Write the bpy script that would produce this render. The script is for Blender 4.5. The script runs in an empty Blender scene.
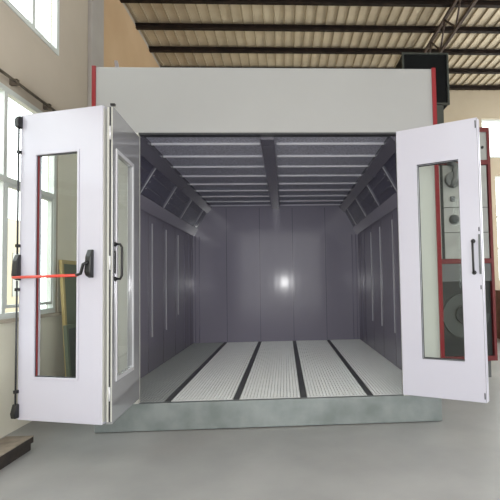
import bpy, bmesh, math, random
from mathutils import Vector, Matrix
random.seed(4)
S = bpy.context.scene
COL = S.collection

# ---------------------------------------------------------------- camera
F, YAW, PITCH, ROLL, DIST, PPX, PPY = 449.5, -.051, .048, -.018, 4.913, 307.1, 260.6
sy, cy = math.sin(YAW), math.cos(YAW)
r = Vector((cy, sy, 0)); fw = Vector((-sy, cy, 0)); up = Vector((0, 0, 1))
cp, sp = math.cos(PITCH), math.sin(PITCH)
fw2 = fw*cp + up*sp; u2 = up*cp - fw*sp
cr, sr = math.cos(ROLL), math.sin(ROLL)
r3 = r*cr + u2*sr; u3 = u2*cr - r*sr
cam = bpy.data.cameras.new('camera'); co = bpy.data.objects.new('camera', cam); COL.objects.link(co)
m = Matrix((r3, u3, -fw2)).transposed().to_4x4(); m.translation = Vector((0, -DIST, 1.55))
co.matrix_world = m
cam.sensor_width = 36; cam.sensor_fit = 'HORIZONTAL'; cam.lens = F/500*36
cam.shift_x = (250-PPX)/500; cam.shift_y = (PPY-250)/500
S.camera = co

# ---------------------------------------------------------------- light
W = bpy.data.worlds.new('world'); S.world = W; W.use_nodes = True
bg = W.node_tree.nodes['Background']; bg.inputs[0].default_value = (.97, .985, 1, 1); bg.inputs[1].default_value = 5.0
def area(name, loc, rot, sx, sy_, power, col=(1, 1, 1)):
    l = bpy.data.lights.new(name, 'AREA'); l.shape = 'RECTANGLE'; l.size = sx; l.size_y = sy_; l.energy = power; l.color = col
    o = bpy.data.objects.new(name, l); COL.objects.link(o); o.location = loc; o.rotation_euler = rot; return o
# soft fill lamps added under the roof, out of view
area('overhead_fill', (1.0, -6.6, 6.8), (math.radians(-8), 0, 0), 8.0, 2.2, 150, (.98, .99, 1))
area('overhead_fill', (1.0, -2.6, 6.8), (0, 0, 0), 8.0, 1.2, 35, (.98, .99, 1))
# added fill, unseen: behind the photographer and at the side windows
area('front_fill', (1.0, -10.6, 2.9), (math.radians(90), 0, 0), 7.8, 5.6, 500, (.97, .98, 1))
area('window_fill', (9.8, 3.5, 3.4), (math.radians(90), 0, math.radians(90)), 5.0, 4.3, 500, (1, .98, .95))
area('window_fill', (9.8, -3.5, 3.4), (math.radians(90), 0, math.radians(90)), 5.0, 4.3, 360, (1, .98, .95))
area('window_fill', (-3.45, 4.75, 2.5), (math.radians(90), 0, math.radians(-90)), 3.4, 2.4, 220, (1, .99, .96))  # added lamp outside the hidden window, brightens the gap beside the booth
# the photographer's flash
fl = bpy.data.lights.new('camera_flash', 'POINT'); fl.energy = 290; fl.shadow_soft_size = .12
fo = bpy.data.objects.new('camera_flash', fl); COL.objects.link(fo); fo.location = (0.0, -5.0, 1.56)
S.view_settings.view_transform = 'Standard'; S.view_settings.look = 'None'
S.view_settings.exposure = -0.25; S.view_settings.gamma = 1; S.view_settings.use_curve_mapping = False

# ---------------------------------------------------------------- materials
def lin(c): return tuple(((v/255+.055)/1.055)**2.4 if v > 10 else v/255/12.92 for v in c)
def mat(name, rgb, rough=.5, metal=0, noise=None, bump=None, coat=0, spec=.5):
    """noise=(scale, rgb2, low, high); bump=(kind, scale, strength, dist)"""
    M = bpy.data.materials.new(name); M.use_nodes = True; nt = M.node_tree; N = nt.nodes; L = nt.links
    b = N['Principled BSDF']
    b.inputs['Base Color'].default_value = (*lin(rgb), 1); b.inputs['Roughness'].default_value = rough
    b.inputs['Metallic'].default_value = metal; b.inputs['Coat Weight'].default_value = coat
    b.inputs['Coat Roughness'].default_value = .05
    b.inputs['Specular IOR Level'].default_value = spec
    tc = N.new('ShaderNodeTexCoord')
    if noise:
        n = N.new('ShaderNodeTexNoise'); n.inputs['Scale'].default_value = noise[0]; n.inputs['Detail'].default_value = 6
        L.new(tc.outputs['Object'], n.inputs['Vector'])
        rp = N.new('ShaderNodeValToRGB'); rp.color_ramp.elements[0].position = noise[2]; rp.color_ramp.elements[1].position = noise[3]
        rp.color_ramp.elements[0].color = (*lin(rgb), 1); rp.color_ramp.elements[1].color = (*lin(noise[1]), 1)
        L.new(n.outputs['Fac'], rp.inputs[0]); L.new(rp.outputs[0], b.inputs['Base Color'])
    if bump:
        kind, sc, st, dist = bump[:4]
        if kind == 'noise':
            t = N.new('ShaderNodeTexNoise'); t.inputs['Scale'].default_value = sc; t.inputs['Detail'].default_value = 4; out = t.outputs['Fac']
        elif kind == 'wavex' or kind == 'wavey':
            t = N.new('ShaderNodeTexWave'); t.bands_direction = 'X' if kind == 'wavex' else 'Y'
            t.inputs['Scale'].default_value = sc; t.inputs['Distortion'].default_value = bump[4] if len(bump) > 4 else 0; out = t.outputs['Fac']
        else:
            t = N.new('ShaderNodeTexChecker'); t.inputs['Scale'].default_value = sc; out = t.outputs['Fac']
        L.new(tc.outputs['Object'], t.inputs['Vector'])
        bp = N.new('ShaderNodeBump'); bp.inputs['Strength'].default_value = st; bp.inputs['Distance'].default_value = dist
        L.new(out, bp.inputs['Height']); L.new(bp.outputs[0], b.inputs['Normal'])
    return M
def glass(name, tint=(1, 1, 1), ior=1.45):
    M = bpy.data.materials.new(name); M.use_nodes = True; nt = M.node_tree; N = nt.nodes; L = nt.links
    N.remove(N['Principled BSDF']); out = N['Material Output']
    f = N.new('ShaderNodeFresnel'); f.inputs[0].default_value = ior
    t = N.new('ShaderNodeBsdfTransparent'); t.inputs[0].default_value = (*tint, 1)
    g = N.new('ShaderNodeBsdfGlossy'); g.inputs['Roughness'].default_value = .01
    x = N.new('ShaderNodeMixShader'); ge = N.new('ShaderNodeNewGeometry'); sub = N.new('ShaderNodeMath'); sub.operation = 'SUBTRACT'
    sub.inputs[0].default_value = 1; L.new(ge.outputs['Backfacing'], sub.inputs[1])
    mu = N.new('ShaderNodeMath'); mu.operation = 'MULTIPLY'; L.new(f.outputs[0], mu.inputs[0]); L.new(sub.outputs[0], mu.inputs[1])
    L.new(mu.outputs[0], x.inputs[0]); L.new(t.outputs[0], x.inputs[1]); L.new(g.outputs[0], x.inputs[2])
    L.new(x.outputs[0], out.inputs[0]); return M

M_floor = mat('concrete_floor', (156, 156, 156), .42, noise=(1.1, (138, 139, 139), .35, .7), bump=('noise', 30, .08, .01), spec=.4)
M_cream = mat('cream_wall', (232, 228, 214), .7, noise=(1.2, (220, 215, 200), .3, .75))
M_wall = mat('hall_plaster', (186, 176, 163), .85, noise=(.8, (172, 162, 148), .3, .75), bump=('noise', 14, .15, .01))
M_pier = mat('grey_pier', (172, 168, 163), .85, noise=(1.5, (158, 153, 148), .3, .75))
M_tan = mat('tan_plaster', (200, 172, 138), .85, noise=(.7, (184, 154, 120), .3, .75))
M_wallfar = mat('far_plaster', (182, 170, 150), .85, noise=(.7, (166, 152, 130), .3, .75))
M_roof = mat('roof_sheet', (204, 190, 166), .7, noise=(2.2, (180, 166, 143), .3, .75))
M_roofrib = mat('roof_rib', (150, 136, 112), .7)
M_steel = mat('dark_roof_steel', (28, 21, 18), .7, spec=.2, noise=(6, (44, 33, 27), .4, .7))
M_truss = mat('truss_steel', (66, 50, 42), .6, noise=(8, (60, 48, 40), .4, .7))
M_booth = mat('booth_panel', (150, 147, 162), .13, bump=('wavex', 2.2, .025, .006, 1.5), spec=.2)
M_boothy = mat('booth_side_panel', (146, 142, 157), .13, bump=('wavey', 2.2, .05, .006, 1.5), coat=.1)
M_glint = mat('glint_rib', (142, 137, 156), .13, coat=.6)
M_seam = mat('panel_seam', (84, 81, 92), .2)
M_pale = mat('pale_trim', (178, 178, 186), .3)
M_fascia = mat('fascia_grey_white', (157, 158, 158), .45, noise=(.6, (152, 153, 153), .3, .7))
M_jamb = mat('jamb_grey', (190, 190, 184), .35)
M_door = mat('door_white', (192, 191, 204), .28, coat=.15)
M_edge = mat('door_edge', (188, 188, 182), .3)
M_inner = mat('door_inner_steel', (165, 165, 168), .08, metal=.4)
M_alu = mat('alu_trim', (215, 215, 220), .25, metal=.3)
M_dkal = mat('dark_gasket', (44, 46, 50), .4)
M_red = mat('red_trim', (128, 18, 28), .35)
M_redd = mat('red_gasket', (128, 44, 46), .5)
M_redd2 = mat('dull_red_frame', (100, 28, 32), .5)
M_black = mat('black_plastic', (20, 20, 22), .35)
M_bar = mat('red_bar', (214, 74, 62), .3)
M_zinc = mat('galvanised', (140, 147, 147), .38, metal=.35, noise=(3.5, (116, 124, 123), .35, .68), bump=('noise', 5, .1, .01))
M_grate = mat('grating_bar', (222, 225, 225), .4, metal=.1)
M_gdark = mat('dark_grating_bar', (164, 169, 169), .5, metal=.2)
M_strip = mat('channel_steel', (98, 101, 103), .45, metal=.3)
M_cotton = mat('floor_filter_cotton', (240, 242, 240), .9, noise=(3, (214, 218, 217), .35, .7))
M_pit = mat('pit_steel', (58, 64, 64), .6)
M_ceilf = mat('ceiling_filter', (188, 188, 204), .8, bump=('checker', 60, .5, .01), noise=(40, (158, 158, 172), .4, .6))
M_rib = mat('ceiling_rib', (205, 205, 212), .3)
M_beam = mat('ceiling_beam', (90, 88, 99), .16, coat=.2)
M_lgl = glass('housing_glass', (.72, .72, .76), 1.5)
M_tube = mat('lamp_tube', (190, 190, 196), .4)
M_refl = mat('lamp_reflector', (168, 166, 184), .3, metal=.1)
M_wing = glass('window_glass', (.96, 1, .98), 1.45)
M_doorg = glass('door_glass', (.97, .98, .97), 1.22)
M_wframe = mat('window_frame_white', (205, 210, 208), .4)
M_cab = mat('cabinet_grey', (158, 160, 158), .4, noise=(4, (146, 148, 147), .4, .7))
M_dark = mat('dark_opening', (26, 31, 32), .5)
M_duct = mat('duct_black', (13, 16, 18), .7, spec=.15, noise=(5, (9, 11, 13), .4, .7))
M_ductr = mat('duct_rim', (70, 74, 70), .45, metal=.4)
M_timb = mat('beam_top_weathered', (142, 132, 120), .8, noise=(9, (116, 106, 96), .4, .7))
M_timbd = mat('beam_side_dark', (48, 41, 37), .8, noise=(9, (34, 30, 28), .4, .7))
M_yel = mat('yellow_wood', (176, 158, 108), .6)
M_grn = mat('green_board', (98, 108, 92), .7)
M_brown = mat('brown_wood', (104, 66, 50), .7, noise=(6, (80, 50, 38), .4, .7))
M_brick = mat('pale_brick', (180, 168, 148), .8)
M_bwin = mat('outside_window', (150, 150, 145), .2)
M_rust = mat('rust_rail', (98, 90, 78), .6, noise=(10, (70, 60, 50), .4, .6))

# ---------------------------------------------------------------- mesh helpers
class MB:
    def __init__(s): s.bm = bmesh.new(); s.mats = []
    def mi(s, m):
        if m not in s.mats: s.mats.append(m)
        return s.mats.index(m)
    def box(s, x0, x1, y0, y1, z0, z1, m=None):
        vs = [s.bm.verts.new((x, y, z)) for x in (x0, x1) for y in (y0, y1) for z in (z0, z1)]
        for f in ((0, 1, 3, 2), (4, 6, 7, 5), (0, 4, 5, 1), (2, 3, 7, 6), (0, 2, 6, 4), (1, 5, 7, 3)):
            fc = s.bm.faces.new([vs[i] for i in f])
            if m: fc.material_index = s.mi(m)
        return s
    def prism(s, pts, axis, a, b, m=None):
        """extrude a 2-D outline along an axis ('x': pts=(y,z); 'y': pts=(x,z); 'z': pts=(x,y))"""
        def P(p, t): return {'x': (t, p[0], p[1]), 'y': (p[0], t, p[1]), 'z': (p[0], p[1], t)}[axis]
        A = [s.bm.verts.new(P(p, a)) for p in pts]; B = [s.bm.verts.new(P(p, b)) for p in pts]
        fs = [s.bm.faces.new(A), s.bm.faces.new(B[::-1])]
        for i in range(len(pts)):
            j = (i+1) % len(pts); fs.append(s.bm.faces.new((A[j], A[i], B[i], B[j])))
        if m:
            for f in fs: f.material_index = s.mi(m)
        return s
    def ring(s, o, i, y0, y1):
        """rectangular frame in the xz plane: o,i = (x0,x1,z0,z1)"""
        def q(r_, y): return [s.bm.verts.new(p) for p in ((r_[0], y, r_[2]), (r_[1], y, r_[2]), (r_[1], y, r_[3]), (r_[0], y, r_[3]))]
        O0, I0, O1, I1 = q(o, y0), q(i, y0), q(o, y1), q(i, y1)
        for k in range(4):
            j = (k+1) % 4
            s.bm.faces.new((O0[k], O0[j], I0[j], I0[k])); s.bm.faces.new((O1[j], O1[k], I1[k], I1[j]))
            s.bm.faces.new((O0[j], O0[k], O1[k], O1[j])); s.bm.faces.new((I0[k], I0[j], I1[j], I1[k]))
        return s
    def tube(s, pts, rad, n=10, cap=True):
        pts = [Vector(p) for p in pts]; rings = []; prev = None
        for i, p in enumerate(pts):
            d = (pts[min(i+1, len(pts)-1)] - pts[max(i-1, 0)]).normalized()
            if prev is None:
                a = d.cross(Vector((0, 0, 1)));
                if a.length < .1: a = d.cross(Vector((1, 0, 0)))
            else: a = prev - d*prev.dot(d)
            a.normalize(); prev = a; b = d.cross(a)
            rr = rad[i] if isinstance(rad, (list, tuple)) else rad
            rings.append([s.bm.verts.new(p + a*math.cos(2*math.pi*k/n)*rr + b*math.sin(2*math.pi*k/n)*rr) for k in range(n)])
        for A, B in zip(rings, rings[1:]):
            for k in range(n):
                f = s.bm.faces.new((A[k], A[(k+1) % n], B[(k+1) % n], B[k])); f.smooth = True
        if cap: s.bm.faces.new(rings[0][::-1]); s.bm.faces.new(rings[-1])
        return s
    def build(s, name, m, parent=None, loc=(0, 0, 0), rz=0, bevel=0, label=None):
        bmesh.ops.recalc_face_normals(s.bm, faces=s.bm.faces)
        me = bpy.data.meshes.new(name); s.bm.to_mesh(me); s.bm.free()
        for k in (s.mats or [m]): me.materials.append(k)
        o = bpy.data.objects.new(name, me); COL.objects.link(o); o.location = loc; o.rotation_euler = (0, 0, rz)
        if parent: o.parent = parent
        if label: o['label'] = label
        if bevel:
            b = o.modifiers.new('bevel', 'BEVEL'); b.width = bevel; b.segments = 2; b.limit_method = 'ANGLE'
        return o
def thing(name, label, cat, loc=(0, 0, 0), rz=0, group=None):
    o = bpy.data.objects.new(name, None); COL.objects.link(o); o.location = loc; o.rotation_euler = (0, 0, rz)
    o['label'] = label; o['category'] = cat; o.empty_display_size = .1
    if group: o['group'] = group
    return o
def tag(o, label, cat, group=None):
    o['label'] = label; o['category'] = cat
    if group: o['group'] = group
    return o
def struct(o, label=None):
    o['kind'] = 'structure'
    if label: o['label'] = label
    return o
def rr(a, b, n=4):  # quarter arc helper
    return [a + (b-a)*i/n for i in range(n+1)]

# ---------------------------------------------------------------- hall shell
WX, FY, RZ = -2.95, 7.3, 6.86          # left wall, far wall, roof
RX, BY = 10.0, -11.0                   # right wall, rear wall (behind the camera)
struct(MB().box(WX-.3, RX+.3, BY-.3, FY+.3, -.12, 0).build('floor', M_floor), 'grey concrete hall floor')
def wall_with_holes(name, axis, pos, th, a0, a1, z0, z1, holes, m, label):
    """holes = (a0,a1,z0,z1) list"""
    As = sorted({a0, a1, *[h[0] for h in holes], *[h[1] for h in holes]})
    Zs = sorted({z0, z1, *[h[2] for h in holes], *[h[3] for h in holes]})
    mb = MB()
    for i in range(len(As)-1):
        for k in range(len(Zs)-1):
            ca, cz = (As[i]+As[i+1])/2, (Zs[k]+Zs[k+1])/2
            if any(h[0] < ca < h[1] and h[2] < cz < h[3] for h in holes): continue
            if axis == 'x': mb.box(pos, pos+th, As[i], As[i+1], Zs[k], Zs[k+1])
            else: mb.box(As[i], As[i+1], pos, pos+th, Zs[k], Zs[k+1])
    bmesh.ops.remove_doubles(mb.bm, verts=mb.bm.verts, dist=1e-5)
    seen = {}
    for f in list(mb.bm.faces):
        c = tuple(round(v, 4) for v in f.calc_center_median())
        seen.setdefault(c, []).append(f)
    dead = [f for fs in seen.values() if len(fs) > 1 for f in fs]
    bmesh.ops.delete(mb.bm, geom=dead, context='FACES_ONLY')
    return struct(mb.build(name, m), label)
LW = [(3.0, 6.5, 1.22, 3.70), (-2.2, 1.02, 1.22, 3.70), (-2.2, 1.06, 4.60, 6.25),       # beside the booth; the first is an unseen opening added for light
      (-8.6, -5.8, 1.27, 3.70), (-8.6, -5.8, 4.60, 6.25),       # behind the camera
      ]
wall_with_holes('wall_left', 'x', WX-.1, .1, BY, FY, 0, 7.05, LW, M_wall, 'plastered side wall with tall windows')
FW = [(5.62, 8.9, 4.95, 6.08), (5.95, 8.9, 1.5, 4.45)]
wall_with_holes('wall_far', 'y', FY, .3, WX-.3, RX+.3, 0, 7.05, FW, M_wallfar, 'tan plastered end wall')
RWH = [(-6, -1, 1.3, 5.6), (1, 6, 1.3, 5.6)]
wall_with_holes('wall_right', 'x', RX, .3, BY, FY, 0, 7.05, RWH, M_wall, None)
wall_with_holes('wall_rear', 'y', BY-.3, .3, WX-.3, RX+.3, 0, 7.05, [], M_wall, None)
# plaster piers on the side wall
struct(MB().box(WX, WX+.06, 1.95, 2.42, 0, 6.8).build('trim_1', M_pier, bevel=.01), 'plaster pier on the side wall')
wall_with_holes('trim_2', 'x', WX+.0005, .01, 2.42, FY, 0, 6.8, LW[:1], M_tan, 'tan rear part of the side wall')  # rear stretch of wall in a warmer tan than the front
struct(MB().box(WX, WX+.006, BY, 1.949, 0.001, 1.179).build('trim_60', M_cream), 'cream lower part of the side wall')  # lower wall in a paler cream than the plaster above
struct(MB().box(WX, WX+.006, 1.09, 1.949, 1.221, 3.66).build('trim_61', M_cream), 'cream wall beside the lower window')  # same cream between window and pier
# roof: sheet with folded ribs running away from the camera
mb = MB(); mb.box(WX-.3, RX+.3, BY-.3, FY+.3, RZ+.05, RZ+.09, M_roof)
x = WX+.05
while x < RX:
    mb.prism([(x, RZ+.05), (x+.008, RZ+.015), (x+.022, RZ+.015), (x+.030, RZ+.05)], 'y', BY, FY, M_roofrib); x += .212
struct(mb.build('ceiling', M_roof), 'beige ribbed sheet roof')
n = 1
for y in (1.45, 2.37, 3.28, 4.17, 5.08, 6.02, 6.98, .5, -.45, -1.4, -3.3, -5.2):
    n += 1
    p = MB(); z1 = RZ+.012
    p.box(WX, RX, y-.045, y+.045, z1-.02, z1); p.box(WX, RX, y-.01, y+.01, z1-.085, z1-.02); p.box(WX, RX, y-.045, y+.045, z1-.10, z1-.085)
    struct(p.build('trim_%d' % (n+1), M_steel), 'dark steel roof purlin')
# truss
def truss(x):
    t = thing('roof_truss', 'brown steel lattice truss under the roof above the duct', 'roof truss', (x, 2.6, 0))
    z0, z1 = 6.22, RZ-.12
    MB().box(-.026, .026, -8, 4.6, z0-.025, z0+.025).build('bottom_chord', M_truss, t)
    MB().box(-.026, .026, -8, 4.6, z1-.03, z1+.028).build('top_chord', M_truss, t)
    y = -7.8; k = 0
    while y < 4.0:
        a, b = ((y, z0+.03), (y+.55, z1-.03)) if k % 2 == 0 else ((y, z1-.03), (y+.28, z0+.03))
        MB().tube([(0, a[0], a[1]), (0, b[0], b[1])], .02, 6).build('web_bar', M_truss, t)
        y = b[0]; k += 1
truss(3.27)

def window(name, axis, pos, a0, a1, z0, z1, mull, trans, label, fr=.06, sub=()):
    t = bpy.data.objects.new(name, None); COL.objects.link(t); struct(t, label)
    def bx(mb, A0, A1, Z0, Z1, d0, d1):
        if axis == 'x': mb.box(pos+d0, pos+d1, A0, A1, Z0, Z1)
        else: mb.box(A0, A1, pos+d0, pos+d1, Z0, Z1)
    f = MB()
    bx(f, a0, a0+fr, z0, z1, 0, .07); bx(f, a1-fr, a1, z0, z1, 0, .07); bx(f, a0+fr, a1-fr, z0, z0+fr, 0, .07); bx(f, a0+fr, a1-fr, z1-fr, z1, 0, .07)
    f.build('window_frame', M_wframe, t)
    for mu in mull:
        f = MB(); bx(f, mu-fr/2, mu+fr/2, z0+fr, z1-fr, .005, .065); f.build('mullion', M_wframe, t)
    for tr in trans:
        f = MB(); bx(f, a0+fr, a1-fr, tr-fr/2, tr+fr/2, -.01, .08); f.build('transom', M_wframe, t)
    for (b0, b1, c0, c1) in sub:
        f = MB(); w = .035
        bx(f, b0, b0+w, c0, c1, .012, .06); bx(f, b1-w, b1, c0, c1, .012, .06); bx(f, b0+w, b1-w, c0, c0+w, .012, .06); bx(f, b0+w, b1-w, c1-w, c1, .012, .06)
        f.build('sash', M_wframe, t)
    f = MB(); bx(f, a0+fr/2, a1-fr/2, z0+fr/2, z1-fr/2, .03, .036); f.build('pane', M_wing, t)
    return t
X0 = WX-.055
window('window_1', 'x', X0, -2.2, 1.02, 1.22, 3.70, (-1.1, -.04), (2.70,), 'lower side window beside the booth',
       sub=((-.01, .96, 1.33, 2.67),))
window('window_2', 'x', X0, -2.2, 1.06, 4.60, 6.25, (-1.1, -.05, .47), (), 'upper side window beside the booth')
window('window_3', 'x', X0, -8.6, -5.8, 1.27, 3.70, (-7.6, -6.7), (2.70,), None)
window('window_4', 'x', X0, -8.6, -5.8, 4.60, 6.25, (-7.6, -6.7), (), None)
window('added_window_5', 'x', X0, 3.0, 6.5, 1.22, 3.70, (4.2, 5.3), (2.7,), None)  # unseen window added to let light in beside the booth
window('window_7', 'y', FY+.1, 5.62, 8.9, 4.95, 6.08, (6.25, 6.9, 7.6, 8.3), (), 'upper window in the end wall')
window('window_8', 'y', FY+.1, 5.95, 8.9, 1.5, 4.45, (6.4, 7.1, 8.0), (3.3, 2.4), 'tall lower window in the end wall')
window('window_9', 'x', RX+.1, -6, -1, 1.3, 5.6, (-4.3, -2.7), (3.3,), None)
window('window_10', 'x', RX+.1, 1, 6, 1.3, 5.6, (2.7, 4.3), (3.3,), None)
n += 2
struct(MB().box(WX-.05, WX+.05, -2.3, 1.10, 1.18, 1.22).build('trim_%d' % n, M_wall), 'window sill under the lower window'); n += 1
# curtain / awning rail above the lower window
t = thing('window_rail', 'rusty rail on brackets above the lower left window', 'rail', (WX, 0, 3.78))
MB().tube([(.07, -2.2, 0), (.07, 1.15, 0)], .016, 8).build('rail', M_rust, t)
for y in (-1.4, .04, .72, 1.1):
    MB().box(0, .085, y-.02, y+.02, -.03, .035).build('bracket', M_rust, t)

t = thing('wall_bracket', 'small white slanted bracket on the tan wall above the booth', 'bracket', (WX+.01, 3.0, 5.4))
MB().prism([(.0, .12), (.04, .12), (.34, -.26), (.12, -.26)], 'x', 0, .05).build('strut', M_pale, t)
MB().box(0, .03, -.12, .12, -.33, -.26).build('foot_plate', M_pale, t)
# outside: a pale building across the lane
b = thing('neighbouring_building', 'pale brick building seen through the left windows', 'building', (-10.5, -1, 0))
MB().box(-2, 0, -14, 16, -.1, 4.2).build('wall', M_brick, b)
for y in range(-13, 15, 3):
    w = MB().box(0, .03, y, y+1.4, 1.2, 2.9).build('window', M_bwin, b)
tag(MB().box(-30, WX-.3, -30, 30, -.2, -.1).build('outside_ground', M_brick), 'pale ground outside the side windows', 'ground')['kind'] = 'structure'

# ---------------------------------------------------------------- the booth
XL, XR = -2.02, 1.70      # outer faces
IL, IR = -1.957, 1.62     # inner faces
L = 4.86; ZB = .295; ZT = 3.94; ZC = 3.20; ZO = 3.212
JL, JR = -1.565, 1.285    # door opening
B = thing('spray_booth', 'white and purple grey vehicle spray booth with red corner posts and open folding doors', 'spray booth', (0, 0, 0))
# base
p = MB(); p.box(XL, XR, 0, .04, .008, ZB-.001); p.box(XL, XR, .04, .06, ZB-.03, ZB-.001)
p.box(XL, XL+.05, .04, L+.06, .008, ZB-.001); p.box(XR-.05, XR, .04, L+.06, .008, ZB-.001); p.box(XL+.05, XR-.05, L+.02, L+.06, .008, ZB-.001)
p.build('plinth', M_zinc, B, bevel=.004, label='galvanised steel base of the booth')
MB().box(XL+.05, XR-.05, .06, L+.02, .012, .03).build('pit_tray', M_pit, B)
# walls
def seamed(a0, a1, w):
    k = max(1, round((a1-a0)/w)); return [a0+(a1-a0)*i/k for i in range(1, k)]
bp = MB(); bp.box(IL-.063, IR+.08, L, L+.06, ZB, ZT)
rear = bp.build('rear_wall', M_booth, B)
for x in seamed(IL, IR, .72):
    MB().box(x-.004, x+.004, L-.003, L, ZB+.02, 3.18).build('panel_seam', M_seam, rear)
for nm, xa, xb, s in (('side_wall', XL, IL, 1), ('side_wall', IR, XR, -1)):
    w = MB().box(xa, xb, .06, L, ZB, ZT).build(nm, M_boothy, B)
    xi = IL if s > 0 else IR
    for y in seamed(.06, L, .8):
        MB().box(min(xi, xi+s*.003), max(xi, xi+s*.003), y-.004, y+.004, ZB+.02, 2.55).build('panel_seam', M_seam, w)
    for y, z0 in (((1.85, .79), (2.64, .81), (3.48, 1.0)) if s > 0 else ((1.68, .78), (2.56, .80), (3.35, .82))):
        MB().box(min(xi, xi+s*.012), max(xi, xi+s*.012), y-.012, y+.012, z0, 2.46).build('pale_strip', M_pale, w)
    # rounded ribs added near the rear corner to catch flash glints
    for q, yq in ((.045, 0), (.13, 0), (0, .16), (0, .45), (0, .85)):
        if q: pts = [(xi+s*q+.008*math.cos(math.pi*(1+a/8)), L+.008*math.sin(math.pi*(1+a/8))) for a in range(9)]
        else: pts = [(xi+s*.008*math.sin(math.pi*a/8), L-yq-.008*math.cos(math.pi*a/8)) for a in range(9)]
        c = MB().prism(pts, 'z', ZB+.01, 2.58).build('glint_rib', M_glint, B)
        for f in c.data.polygons[2:]: f.use_smooth = True
    # white outer cladding
    MB().box(min(xa+s*-.006 if s > 0 else xb, xb if s < 0 else xa), max(xa if s > 0 else xb+.006, xa if s > 0 else xb), .06, L, ZB, ZT).build('outer_cladding', M_fascia, B)
# front: jambs, posts, fascia
MB().box(XL, JL, 0, .06, ZB, ZO).build('jamb_panel', M_jamb, B)
MB().box(JR, XR, 0, .06, ZB, ZO).build('jamb_panel', M_jamb, B)
MB().box(XL-.040, XL, -.014, .05, ZB, ZT+.01).build('corner_post', M_red, B, label='red corner post')
MB().box(XR, XR+.045, -.014, .05, ZB, ZT+.01).build('corner_post', M_red, B, label='red corner post')
MB().box(XL, XR, 0, .06, ZO, ZT).build('fascia_panel', M_fascia, B)
MB().box(JL, JR, .0, .09, ZO-.022, ZO-.001).build('door_gasket', M_dkal, B)
# ceiling
cl = MB().box(IL, IR, .06, L, ZC+.03, ZC+.07).build('ceiling_filter', M_ceilf, B)
MB().box(XL+.002, XR-.002, .06, L+.058, ZT-.03, ZT-.002).build('roof_panel', M_fascia, B)
CX0, CX1 = -1.55, 1.23
MB().box(-.25, -.09, .09, L, ZC-.04, ZC+.03).build('ceiling_beam', M_beam, B, bevel=.006)
for k, y in enumerate((.43, .96, 1.49, 2.05, 2.62, 3.16, 3.70, 4.24, 4.72)):
    for a, b_ in ((CX0, -.27), (-.07, CX1)):
        MB().prism([(y-.008, ZC+.03), (y-.008, ZC+.005), (y+.008, ZC+.005), (y+.008, ZC+.03)], 'x', a, b_).build('ceiling_rib', M_rib, B)
# sloped lamp housings along both top corners
for s, xw, xc in ((1, IL, CX0), (-1, IR, CX1)):
    # edge beam, profile in xz
    def pr(pts): return [(xw + s*a, z) for a, z in pts]
    wd = abs(xc-xw)
    hb = MB().prism(pr([(wd, ZC+.03), (wd, ZC-.02), (wd-.10, ZC-.13), (wd-.13, ZC-.10), (wd-.13, ZC+.03)]), 'y', .06, L-.001).build('edge_beam', M_beam, B)
    MB().prism(pr([(0, 2.70), (0, 2.60), (.02, 2.58), (.105, 2.735), (.075, 2.76)]), 'y', .06, L-.001).build('lower_beam', M_boothy, B)
    a0, z0, a1, z1 = .09, 2.745, wd-.11, ZC-.115       # face of the housing
    y = -.02
    for k in range(5):
        y0, y1 = max(.08, -.15+k*1.15), min(L-.01, -.15+(k+1)*1.15)
        h = MB()
        h.prism(pr([(a0-.035, z0+.035), (a0-.028, z0+.028), (a1-.028, z1+.028), (a1-.035, z1+.035)]), 'y', y0+.001, y1-.001)
        h = h.build('lamp_housing', M_refl, B)
        dx, dz = (a1-a0), (z1-z0); ln = math.hypot(dx, dz); nx, nz = dz/ln, -dx/ln
        MB().prism(pr([(a0, z0), (a1, z1), (a1-nx*.006, z1-nz*.006), (a0-nx*.006, z0-nz*.006)]), 'y', y0+.012, y1-.004).build('housing_glass', M_lgl, h)
        for q in (.3, .7):
            cx, cz = xw+s*(a0+dx*q-.013), z0+dz*q+.013
            MB().tube([(cx, y0+.07, cz), (cx, y1-.05, cz)], .008, 10).build('lamp_tube', M_tube, h)
        MB().prism(pr([(a0+nx*.008, z0+nz*.008), (a1+nx*.008, z1+nz*.008), (a1-nx*.03, z1-nz*.03), (a0-nx*.03, z0-nz*.03)]), 'y', y0-.004, y0+.012).build('housing_divider', M_pale if k else M_beam, h)
        if k < 3:
            for q in (.25, .5, .75):
                cx, cz = xw+s*(a0+dx*q+nx*.01), z0+dz*q+nz*.01
                MB().tube([(cx, y0+.06, cz), (cx+s*nx*.006, y0+.06, cz+nz*.006)], .008, 8).build('screw', M_rib, h)
# floor channels
cx = [IL, -1.279, -.544, .191, .926, IR]
for i in (1, 2, 3, 4):
    MB().box(cx[i]-.030, cx[i]+.030, .062, L-.002, ZB-.06, ZB).build('floor_channel', M_strip, B, label='dark steel channel between gratings')

# ---------------------------------------------------------------- door leaves
def leaf(P0, P1, th, H0, H1, win, m=M_door, back=1, edge_m=M_edge):
    """leaf from P0 to P1 (plan); local x along the leaf, local y = 0 face, thickness to back*y"""
    d = Vector((P1[0]-P0[0], P1[1]-P0[1])); w = d.length; rz = math.atan2(d.y, d.x)
    y0, y1 = (0, th) if back > 0 else (-th, 0)
    lf = MB().ring((0, w, 0, H1-H0), (win[0], win[1], win[2]-H0, win[3]-H0), y0, y1)
    lf = lf.build('door_leaf', m, B, (P0[0], P0[1], H0), rz, bevel=.004)
    W0, W1, Z0, Z1 = win[0], win[1], win[2]-H0, win[3]-H0
    MB().box(W0, W1, (y0+y1)/2-.003, (y0+y1)/2+.003, Z0, Z1).build('window_glass', M_doorg, lf)
    return lf, w
Z0, Z1 = .355, 3.155
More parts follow.
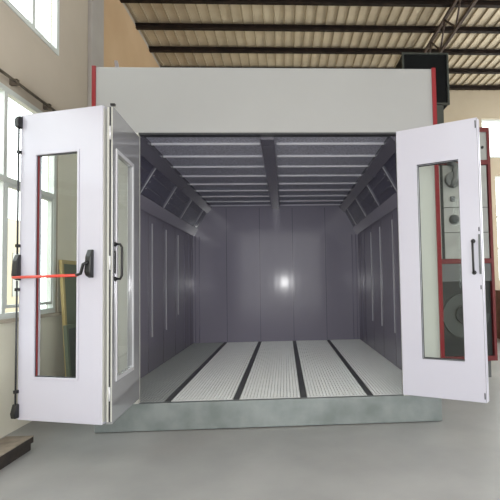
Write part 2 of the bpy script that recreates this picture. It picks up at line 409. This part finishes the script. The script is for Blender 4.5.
# left pair, outer leaf with the push bar.  local x runs from the free edge to the fold
P_free, P_fold = (-2.428, -.664), (-1.589, -.906)
lf, w = leaf(P_free, P_fold, .062, Z0, Z1, (.871-.692, .871-.252, .745, 2.76))
lf['label'] = 'outer left door leaf, white with red push bar'
o = MB().ring((.871-.712, .871-.232, .725-Z0, 2.78-Z0), (.871-.692, .871-.252, .745-Z0, 2.76-Z0), -.008, .0).build('window_trim', M_door, lf, bevel=.003)
MB().ring((.871-.692, .871-.252, .745-Z0, 2.76-Z0), (.871-.684, .871-.260, .753-Z0, 2.752-Z0), .006, .024).build('window_gasket', M_dkal, lf)
MB().box(.871-.684, .871-.680, .008, .024, .753-Z0, 2.752-Z0).build('gasket_edge', M_redd, lf, label='dark red gasket edge')
MB().box(w, w+.004, .01, .052, .02, Z1-Z0-.02).build('edge_strip', M_edge, lf)
def xx(u): return w-u
hb = 1.64-Z0
MB().tube([(xx(.88), -.06, hb), (xx(.19), -.075, hb+.006)], .013, 12).build('push_bar', M_bar, lf, label='red push bar')
def housing(x0, x1, z0, z1, d):
    p = MB()
    pts = [(0, z0), (-d*.7, z0+.02), (-d, z0+.05), (-d*.8, z1-.06), (-d*.35, z1), (0, z1)]
    p.prism(pts, 'x', x0, x1); return p
housing(xx(.905), xx(.850), 1.61-Z0, 1.85-Z0, .06).build('bar_housing', M_black, lf, bevel=.008)
housing(xx(.135), xx(.08), 1.62-Z0, 1.87-Z0, .06).build('bar_housing', M_black, lf, bevel=.008)
MB().tube([(xx(.10), -.055, 1.76-Z0), (xx(.135), -.07, 1.74-Z0), (xx(.155), -.075, 1.66-Z0), (xx(.20), -.075, hb+.006)], .014, 8).build('bar_arm', M_black, lf)
MB().tube([(xx(.874), -.022, .47-Z0), (xx(.874), -.022, 1.61-Z0)], .008, 8).build('vertical_rod', M_dkal, lf)
MB().tube([(xx(.874), -.022, 1.85-Z0), (xx(.874), -.022, 3.06-Z0)], .008, 8).build('vertical_rod', M_dkal, lf)
for z in (.61, 1.53, 1.93, 2.80):
    MB().box(xx(.874)-.014, xx(.874)+.014, -.034, 0, z-.014-Z0, z+.014-Z0).build('rod_guide', M_black, lf)
MB().prism([(0, 3.02-Z0), (-.05, 3.03-Z0), (-.055, 3.10-Z0), (-.03, 3.135-Z0), (0, 3.135-Z0)], 'x', xx(.895), xx(.85)).build('top_latch', M_black, lf, bevel=.006)
MB().prism([(0, .375-Z0), (-.045, .375-Z0), (-.055, .42-Z0), (-.03, .50-Z0), (0, .50-Z0)], 'x', xx(.90), xx(.852)).build('foot_latch', M_black, lf, bevel=.006)
# left pair, inner leaf, seen nearly edge on: local x from fold to jamb, inner face at local y=0
lf2, w2 = leaf((-1.507, -.885), (-1.548, -.022), .047, Z0, Z1, (.12, .60, .735, 2.76), m=M_inner, back=1)
lf2['label'] = 'inner left door leaf with grey steel inner face'
MB().ring((.085, .635, .70-Z0, 2.795-Z0), (.12, .60, .735-Z0, 2.76-Z0), -.010, 0).build('window_trim', M_alu, lf2, bevel=.003)
MB().box(-.004, 0, .002, .045, 0.02, Z1-Z0-.01).build('edge_strip', M_edge, lf2)
MB().box(-.0065, -.004, .013, .028, 0.02, Z1-Z0-.01).build('edge_groove', M_dkal, lf2)
def dhandle(par, x, z0, z1, out, rad=.011):
    pts = [(x, 0, z0), (x, out*.75, z0), (x, out, z0+.03), (x, out, z1-.03), (x, out*.75, z1), (x, 0, z1)]
    h = MB().tube(pts, rad, 10).build('handle', M_black, par)
    for z in (z0, z1): MB().tube([(x, 0, z), (x, out*.18, z)], .022, 12).build('handle_rose', M_black, h)
dhandle(lf2, .06, 1.61-Z0, 1.92-Z0, -.062)
MB().box(.03, .055, -.012, 0, 1.66-Z0, 1.86-Z0).build('lock_plate', M_black, lf2)
for z in (.62, 1.75, 2.9):
    MB().tube([(-.035, .012, z-Z0-.06), (-.035, .012, z-Z0+.06)], .008, 8).build('hinge', M_alu, lf2)
MB().box(-.012, .012, -.02, .02, Z1-Z0, Z1-Z0+.02).build('pivot', M_black, lf2)
# right pair folded flat: front leaf and the one behind it
A, Bp = Vector((1.224, -.195)), Vector((1.931, -.618))
dr = (Bp-A).normalized(); nb = Vector((-dr.y, dr.x))    # points back
lf3, w3 = leaf(A, Bp, .048, Z0, Z1, (.212, .632, .74, 2.762))
lf3['label'] = 'front right door leaf, white with black pull handle'
MB().ring((.212, .632, .74-Z0, 2.762-Z0), (.217, .627, .745-Z0, 2.757-Z0), .012, .02).build('window_gasket', M_dkal, lf3)
MB().ring((.205, .639, .733-Z0, 2.769-Z0), (.212, .632, .74-Z0, 2.762-Z0), -.004, 0).build('window_trim', M_door, lf3)
dhandle(lf3, .748, 1.615-Z0, 1.925-Z0, -.055)
MB().prism([(0, 1.60-Z0), (-.012, 1.60-Z0), (-.03, 1.68-Z0), (-.03, 1.80-Z0), (-.01, 1.99-Z0), (0, 1.99-Z0)], 'x', .797, .815).build('lock_lever', M_strip, lf3)
for z0_, z1_ in ((3.05, 3.125), (.39, .45), (2.02, 2.06), (1.45, 1.49)):
    MB().box(.801, .811, -.006, 0, z0_-Z0, z1_-Z0).build('flush_bolt', M_black, lf3)
MB().box(.8185, .8205, -.0015, .0, .01, Z1-Z0-.01).build('edge_groove', M_dkal, lf3)
A2, B2 = A+nb*.052+dr*.02, Bp+nb*.052+dr*.008
lf4, w4 = leaf(A2, B2, .044, Z0, Z1, (.192, .612, .74, 2.762))
lf4['label'] = 'rear right door leaf folded behind the front one'
MB().ring((.192, .612, .74-Z0, 2.762-Z0), (.200, .604, .75-Z0, 2.752-Z0), .012, .02).build('window_gasket', M_dkal, lf4)

# ---------------------------------------------------------------- floor gratings: lift-out panels
def grating(x0, x1, y0, y1):
    """origin at centre of panel top"""
    w, l = x1-x0, y1-y0; mb = MB()
    fr = .006; zt, zb = 0, -.012
    mb.box(-w/2, w/2, -l/2, -l/2+fr, zb, zt); mb.box(-w/2, w/2, l/2-fr, l/2, zb, zt)
    mb.box(-w/2, -w/2+fr, -l/2+fr, l/2-fr, zb, zt); mb.box(w/2-fr, w/2, -l/2+fr, l/2-fr, zb, zt)
    k = round((w)/.036)
    for i in range(1, k):
        x = -w/2+w*i/k; mb.box(x-.0035, x+.0035, -l/2+fr, l/2-fr, zb, zt)
    k = round(l/.052)
    for i in range(1, k):
        y = -l/2+l*i/k; mb.box(-w/2+fr, w/2-fr, y-.004, y+.004, zt-.009, zt-.0003)
    me = mb.build('floor_grating', M_grate); return me
rows = ['front row', 'second row from the front', 'middle row', 'fourth row from the front', 'back row']
cols = ['column along the left wall', 'second column from the left', 'centre column', 'second column from the right', 'column along the right wall']
yb = [.064+(L-.066)*i/5 for i in range(6)]
for c in range(5):
    xa, xb = cx[c]+(.036 if c else .003), cx[c+1]-(.036 if c < 4 else .003)
    proto = None
    for rw in range(5):
        if proto is None:
            proto = o = grating(xa, xb, yb[0]+.008, yb[1]-.008)
        else:
            o = proto.copy(); COL.objects.link(o)
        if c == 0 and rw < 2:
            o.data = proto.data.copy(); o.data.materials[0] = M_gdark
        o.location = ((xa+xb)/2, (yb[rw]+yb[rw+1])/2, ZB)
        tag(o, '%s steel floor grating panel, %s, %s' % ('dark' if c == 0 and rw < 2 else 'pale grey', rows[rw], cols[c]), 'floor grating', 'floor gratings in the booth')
# grating bearers, cotton filters under the panels
for i in range(6):
    y = min(max(yb[i], .085), L-.02)
    MB().box(IL+.002, IR-.002, y-.018, y+.018, ZB-.062, ZB-.030).build('bearer', M_strip, B) if i in (0, 5) else \
    MB().box(IL+.002, IR-.002, y-.012, y+.012, ZB-.062, ZB-.030).build('bearer', M_strip, B)
for c in range(5):
    xa, xb = cx[c]+(.036 if c else .003), cx[c+1]-(.036 if c < 4 else .003)
    y0 = yb[0]+.03 if c else yb[2]+.03
    tag(MB().box(xa, xb, y0, L-.01, ZB-.022, ZB-.014).build('filter_mat', M_cotton),
        'pale filter mat under the gratings, %s' % cols[c], 'filter mat', 'filter mats under the gratings')

# ---------------------------------------------------------------- heating unit beside the booth
G = thing('heating_unit', 'grey panelled heating unit with red frame standing behind the right doors', 'heating unit', (2.6, 2.06, 0))
gx0, gx1, gd = -.80, .72, 1.5
MB().box(gx0+.06, gx1-.06, .02, gd, .28, 3.96).build('body', M_dark, G)
for x0_, x1_ in ((gx0, gx0+.045), (gx1-.045, gx1)):
    MB().box(x0_, x1_, -.02, .06, .27, 3.98).build('frame_post', M_redd2, G, label='red frame post')
for z in (3.91, 3.38, 1.80, .27):
    MB().box(gx0+.045, gx1-.045, -.018, .04, z, z+.075).build('frame_rail', M_redd2, G, label='dark red frame rail')
MB().box(-.10, -.06, -.01, .03, 1.88, 3.38).build('frame_mullion', M_dark, G)
MB().box(gx0+.045, gx1-.045, -.003, .02, 3.456, 3.91).build('upper_panel', M_cab, G)
for (x0_, x1_, z0_, z1_) in ((-.06, .66, 2.70, 3.375), (-.06, .66, 2.30, 2.695), (-.06, .66, 1.88, 2.295), (-.725, -.1, 1.88, 3.375)):
    MB().box(x0_+.004, x1_-.004, -.003, .02, z0_, z1_-.006).build('front_panel', M_cab, G)
MB().tube([(.10, -.004, 2.50), (.10, -.02, 2.50)], .078, 24).build('round_port', M_dark, G)
MB().box(.05, .13, -.03, -.003, 2.79, 2.87).build('gauge', M_strip, G, bevel=.01)
MB().tube([(.09, -.003, 3.13), (.09, -.09, 3.13)], .125, 24).build('blower_motor', M_strip, G, bevel=.01)
MB().tube([(.05, -.05, 3.02), (.12, -.06, 3.15), (.13, -.06, 3.36), (.02, -.05, 3.42)], [.05, .06, .05, .05], 12).build('motor_duct', M_strip, G)
MB().tube([(.60, -.003, 3.66), (.60, -.02, 3.66)], .022, 12).build('latch', M_black, G)
# lower bay: fan scroll
MB().box(gx0+.045, gx1-.045, -.003, .02, 1.52, 1.795).build('lower_panel', M_strip, G)
pts = []
for i in range(25):
    a = math.pi*2*i/24; rr_ = .30+.10*(i/24)
    pts.append((.22+rr_*math.cos(a), 1.0+rr_*math.sin(a)))
MB().prism(pts, 'y', -.012, .02).build('fan_scroll', M_pit, G)
MB().tube([(.22, -.012, 1.0), (.22, -.05, 1.0)], .15, 20).build('fan_hub', M_dark, G)
for x0_ in (gx0+.06, gx1-.2):
    MB().box(x0_, x0_+.12, .05, .17, 0, .28).build('foot', M_strip, G)
# duct on top
D = thing('duct_elbow', 'black open duct box with grey rim above the booth roof', 'duct', (2.45, 2.5, 3.98))
MB().box(-.36, .30, -.02, .5, .0, .54).build('duct_throat', M_ductr, D)
p = MB().box(-.38, .40, .01, 1.1, .56, 1.44); p.build('duct_box', M_duct, D)
MB().ring((-.39, .41, .55, 1.45), (-.36, .38, .58, 1.42), -.03, .01).build('duct_rim', M_ductr, D)
MB().box(-.36, .38, -.005, .009, .58, 1.42).build('duct_mouth', M_duct, D)

# ---------------------------------------------------------------- loose things
t = thing('floor_beam', 'weathered dark timber beam lying on the floor along the left wall', 'beam', (-2.43, -.39, 0))
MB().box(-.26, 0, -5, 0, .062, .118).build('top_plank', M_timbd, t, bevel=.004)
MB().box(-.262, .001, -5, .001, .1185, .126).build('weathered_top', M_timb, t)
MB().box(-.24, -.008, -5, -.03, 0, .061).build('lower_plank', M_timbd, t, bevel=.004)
def lean(name, label, cat, y, w, h, x0, tilt, mf, mp):
    t = thing(name, label, cat, (x0, y, .0), 0)
    # local: panel in the yz plane leaning towards -x
    q = MB()
    def P(a, b, c0, c1, d0, d1, mm, nm):
        vs = MB()
        vs.box(c0, c1, a, b, d0, d1); o = vs.build(nm, mm, t); o.rotation_euler = (0, -tilt, 0); return o
    P(0, .05, 0, .04, 0, h, mf, 'stile'); P(w-.05, w, 0, .04, 0, h, mf, 'stile')
    P(.05, w-.05, 0, .04, h-.05, h, mf, 'top_rail'); P(.05, w-.05, 0, .04, .02, .07, mf, 'bottom_rail')
    P(.05, w-.05, .012, .028, .07, h-.05, mp, 'panel')
lean('yellow_board', 'tall yellow edged board leaning on the side wall, seen through the left door glass', 'board', 1.06, .55, 1.90, -2.80, math.radians(3.6), M_yel, M_grn)
lean('green_board', 'short green board leaning in front of the yellow edged board', 'board', .93, .5, 1.06, -2.72, math.radians(4), M_grn, M_pit)
t = thing('wooden_crate', 'brown slatted crate by the end wall beside the heating unit', 'crate', (6.2, 6.2, 0))
MB().box(-.7, .7, -.45, .45, 0.1, 1.25).build('body', M_brown, t)
for z in (.12, .5, .88, 1.2):
    MB().box(-.73, .73, -.48, -.45, z, z+.1).build('slat', M_brown, t)
for x in (-.7, .6):
    MB().box(x, x+.1, -.45, .45, 0, .1).build('skid', M_brown, t)
